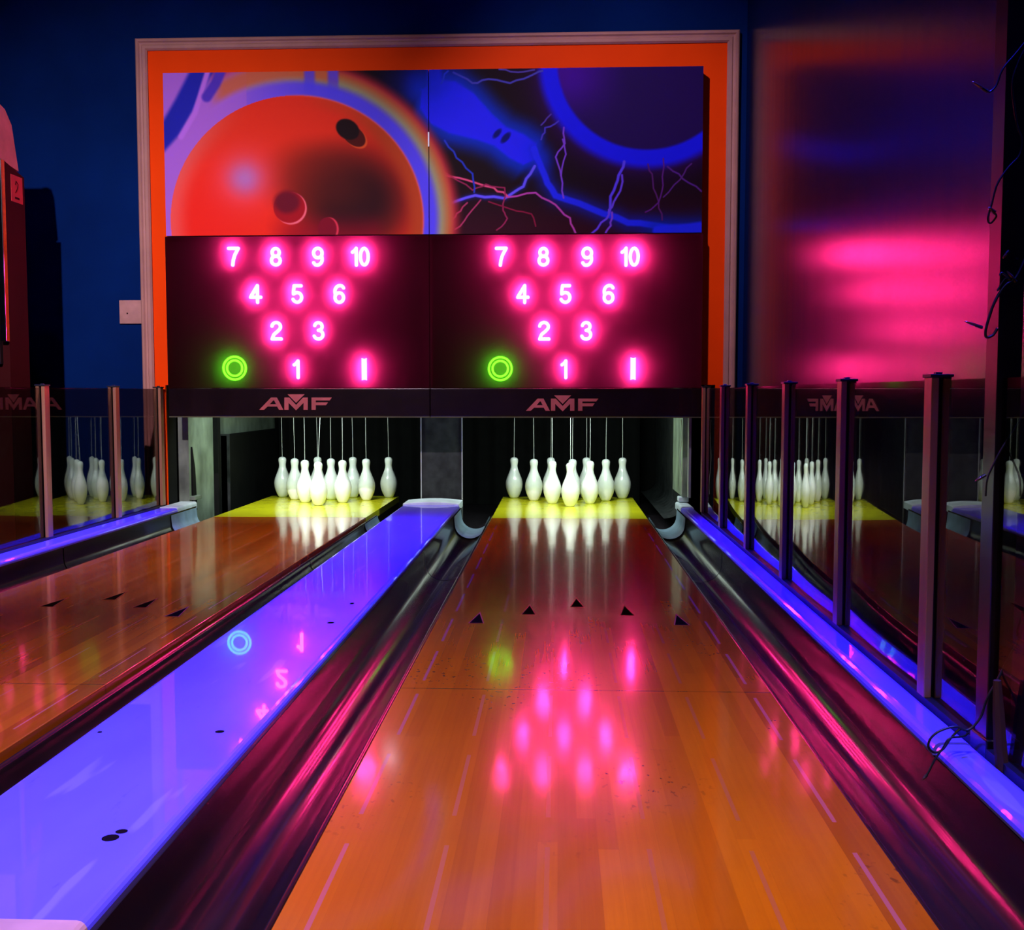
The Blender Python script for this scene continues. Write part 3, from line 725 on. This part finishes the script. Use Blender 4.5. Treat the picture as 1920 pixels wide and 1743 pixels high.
# ------------------------------------------------------------------ pole with string lights
q1 = aty(1870, 700, 1.705); px = q1.x
d = ray(1847, 700); yb = px*d[1]/d[0]
q2 = aty(1916, 700, 1.705)
t = thing('steel_pole', 'black square pole at the right edge, wrapped in dark string light wire', 'pole', ((px+q2.x)/2, 1.72, FZ))
part('tube', MB().box(px, q2.x, 1.705, yb, FZ+.001, 3.39), M['pole'], t, bevel=.002)
part('foot', MB().box(px-.004, q2.x+.012, 1.695, yb+.01, FZ+.001, ZT+.02), M['pole'], t, bevel=.003)
t2 = thing('wooden_stake', 'rough brown wooden stake beside the foot of the black pole', 'stake', (.73, 1.62, FZ))
m = MB(); m.tube([aty(1882, 1460, 1.64), aty(1876, 1400, 1.64), aty(1873, 1340, 1.64), aty(1870, 1275, 1.64)], [.010, .010, .009, .006], 7)
part('stake_body', m, M['bark'], t2)
def spline(pts, n=8):
    out = []
    P_ = [pts[0]]+list(pts)+[pts[-1]]
    for i in range(1, len(P_)-2):
        p0, p1, p2, p3 = P_[i-1], P_[i], P_[i+1], P_[i+2]
        for k in range(n):
            u = k/n; out.append(.5*((2*p1)+(p2-p0)*u+(2*p0-5*p1+4*p2-p3)*u*u+(3*p1-p0-3*p2+p3)*u**3))
    out.append(pts[-1]); return out
def wire(parent, pts, y, r=.0016, mat='wire', name='wire'):
    ps = [aty(a[0], a[1], a[2] if len(a) > 2 else y) for a in pts]
    return part(name, MB().tube(spline(ps), r, 6), M[mat], parent, smooth=True)
def bulb(parent, x0, y0, x1, y1, y):
    a = aty(x0, y0, y); b = aty(x1, y1, y); dd = b-a
    m = MB(); m.tube([a, a+dd*.35], .0026, 8); hd = part('bulb_socket', m, M['wire'], parent)
    m = MB(); m.tube([a+dd*.35, a+dd*.5, a+dd*.8, b], [.0020, .0026, .0018, .0004], 8); sub('bulb', m, M['bulb'], parent, hd, smooth=True)
t = thing('string_lights', 'dark unlit string light wire coiled up the black pole and over the ledge', 'string lights', (.70, 1.68, 0))
yw = 1.69
wire(t, [(1925, 75), (1905, 100), (1880, 130), (1868, 160), (1856, 172), (1850, 168)], yw)
wire(t, [(1922, 90), (1908, 120), (1898, 160), (1906, 230), (1915, 260), (1912, 290), (1890, 315), (1870, 345), (1860, 380), (1852, 410), (1858, 418), (1868, 405), (1862, 398)], yw)
wire(t, [(1925, 480), (1905, 520), (1885, 535), (1868, 560), (1856, 590), (1848, 620), (1850, 632), (1862, 628), (1870, 615)], yw, .0022)
wire(t, [(1870, 545), (1885, 522), (1895, 525), (1880, 512), (1874, 516)], yw)
wire(t, [(1922, 770), (1905, 800), (1885, 830), (1868, 860), (1852, 895), (1848, 930)], yw)
wire(t, [(1925, 1130), (1908, 1180), (1912, 1195), (1890, 1235), (1870, 1275), (1850, 1310), (1838, 1345), (1815, 1368), (1790, 1362), (1762, 1370), (1745, 1384), (1741, 1400), (1752, 1410), (1768, 1404), (1784, 1382), (1800, 1366)], 1.675, .0020)
wire(t, [(1800, 1366, 1.675), (1815, 1372, 1.68), (1806, 1380, 1.67), (1780, 1384, 1.66), (1768, 1402, 1.66), (1752, 1425, 1.66), (1742, 1445, 1.66), (1733, 1458, 1.66)], 1.66, .0016)
bulb(t, 1842, 614, 1808, 602, yw); bulb(t, 1852, 172, 1822, 152, yw); bulb(t, 1866, 398, 1852, 388, yw); bulb(t, 1905, 528, 1888, 508, yw)
bulb(t, 1848, 890, 1828, 902, yw); bulb(t, 1738, 1452, 1729, 1462, 1.66); bulb(t, 1908, 1190, 1922, 1205, 1.675); bulb(t, 1892, 470, 1880, 485, yw)

# ------------------------------------------------------------------ arcade cabinet beyond the left glass
yf, yb2 = 4.36, 4.75
xs = aty(50, 500, yb2).x
def cy(px): d = ray(px, 500); return xs*d[1]/d[0]
t = thing('arcade_cabinet', 'tall dark red arcade machine with chrome trim and pale top, at the left edge', 'arcade machine', (xs-.3, 4.6, FZ))
zt = aty(30, 312, cy(30)).z; y8 = cy(9)
part('body', MB().prism([(y8+.02, FZ+.001), (yb2, FZ+.001), (yb2, zt-.03), (y8+.02, zt+.01)], 'x', xs-.62, xs), M['cab_red'], t, fix=True)
zq = aty(15, 190, y8).z; ye = cy(42)
part('header', MB().prism([(y8-.02, zt+.012), (ye, zt-.01), (ye-.05, zt+.18), (cy(20), zq-.02), (y8-.02, zq)], 'x', xs-.62, xs-.004), M['cab_top'], t, fix=True)
m = MB(); m.box(xs-.022, xs+.003, y8-.012, y8+.02, aty(8, 640, y8).z, zt+.012); part('front_trim', m, M['chrome'], t, bevel=.003)
m = MB(); m.box(xs-.025, xs+.001, y8-.034, y8-.019, zt+.012, zq+.004); part('header_trim', m, M['chrome'], t, bevel=.003)
m = MB(); m.box(xs-.6, xs-.03, y8-.004, y8+.02, .75, zt-.05); part('screen', m, M['black'], t)
la, lb = cy(46), cy(25); z1, z0 = aty(35, 330, (la+lb)/2).z, aty(35, 380, (la+lb)/2).z
s_ = part('sticker', MB().box(xs, xs+.0015, lb, la, z0, z1), M['label'], t)
m = MB(); m.box(xs+.0015, xs+.0022, lb+(la-lb)*.3, lb+(la-lb)*.7, z0+(z1-z0)*.12, z0+(z1-z0)*.2)
m.tube([Vector((xs+.002, lb+(la-lb)*a, z0+(z1-z0)*b)) for a, b in ((.35, .35), (.5, .5), (.6, .7), (.42, .8), (.35, .65))], .002, 5)
sub('sticker_emblem', m, M['cab_red'], t, s_)

# ------------------------------------------------------------------ lights
def area(name, loc, target, sx, sy, power, col, spread=180):
    l = bpy.data.lights.new(name, 'AREA'); l.shape = 'RECTANGLE'; l.size = sx; l.size_y = sy; l.energy = power; l.color = col
    l.spread = math.radians(spread)
    o = bpy.data.objects.new(name, l); C.objects.link(o); o.location = loc
    o.rotation_euler = (Vector(target)-Vector(loc)).to_track_quat('-Z', 'Y').to_euler(); return o
def spot(name, loc, target, power, col, ang, blend_=.5, r=.05):
    l = bpy.data.lights.new(name, 'SPOT'); l.energy = power; l.color = col; l.spot_size = math.radians(ang); l.spot_blend = blend_; l.shadow_soft_size = r
    o = bpy.data.objects.new(name, l); C.objects.link(o); o.location = loc
    o.rotation_euler = (Vector(target)-Vector(loc)).to_track_quat('-Z', 'Y').to_euler(); return o
spot('wall_spot', (-1.55, .9, 2.75), (-1.9, 5.4, .50), 760, (1, .80, .95), 58, 1.0, .03)
spot('added_mural_spot', (-.8, 2.2, 3.3), (.30, 5.3, 1.60), 300, (1, .75, 1), 40, .9, .05)  # unseen spot added to brighten the mural and the right orange panel
spot('lane_spot', (-.2, .25, 2.6), (-.50, 1.25, 0), 300, (1, .78, .36), 66, .9, .15)
area('blacklight_tube', (-.655, 2.7, 3.2), (-.655, 2.7, 0), .25, 4.2, 40, (.02, .02, 1), 20)
area('blacklight_tube', (.65, 2.7, 3.2), (.65, 2.7, 0), .10, 4.2, 26, (.02, .02, 1), 14)
area('blacklight_tube', (-1.95, 3.2, 3.2), (-1.95, 3.2, 0), .10, 3.6, 22, (.02, .02, 1), 14)
for cx in (c1, c2):
    area('pit_lamp', (cx, 5.54, .64), (cx, 6.02, .02), .72, .05, 8.5, (.82, 1, .95), 165)
wd = bpy.data.worlds.new('world'); S.world = wd; wd.use_nodes = True
bg = wd.node_tree.nodes['Background']; bg.inputs[0].default_value = (.02, .01, .02, 1); bg.inputs[1].default_value = .1
S.view_settings.view_transform = 'Standard'; S.view_settings.look = 'None'; S.view_settings.exposure = 0; S.view_settings.gamma = 1; S.view_settings.use_curve_mapping = False
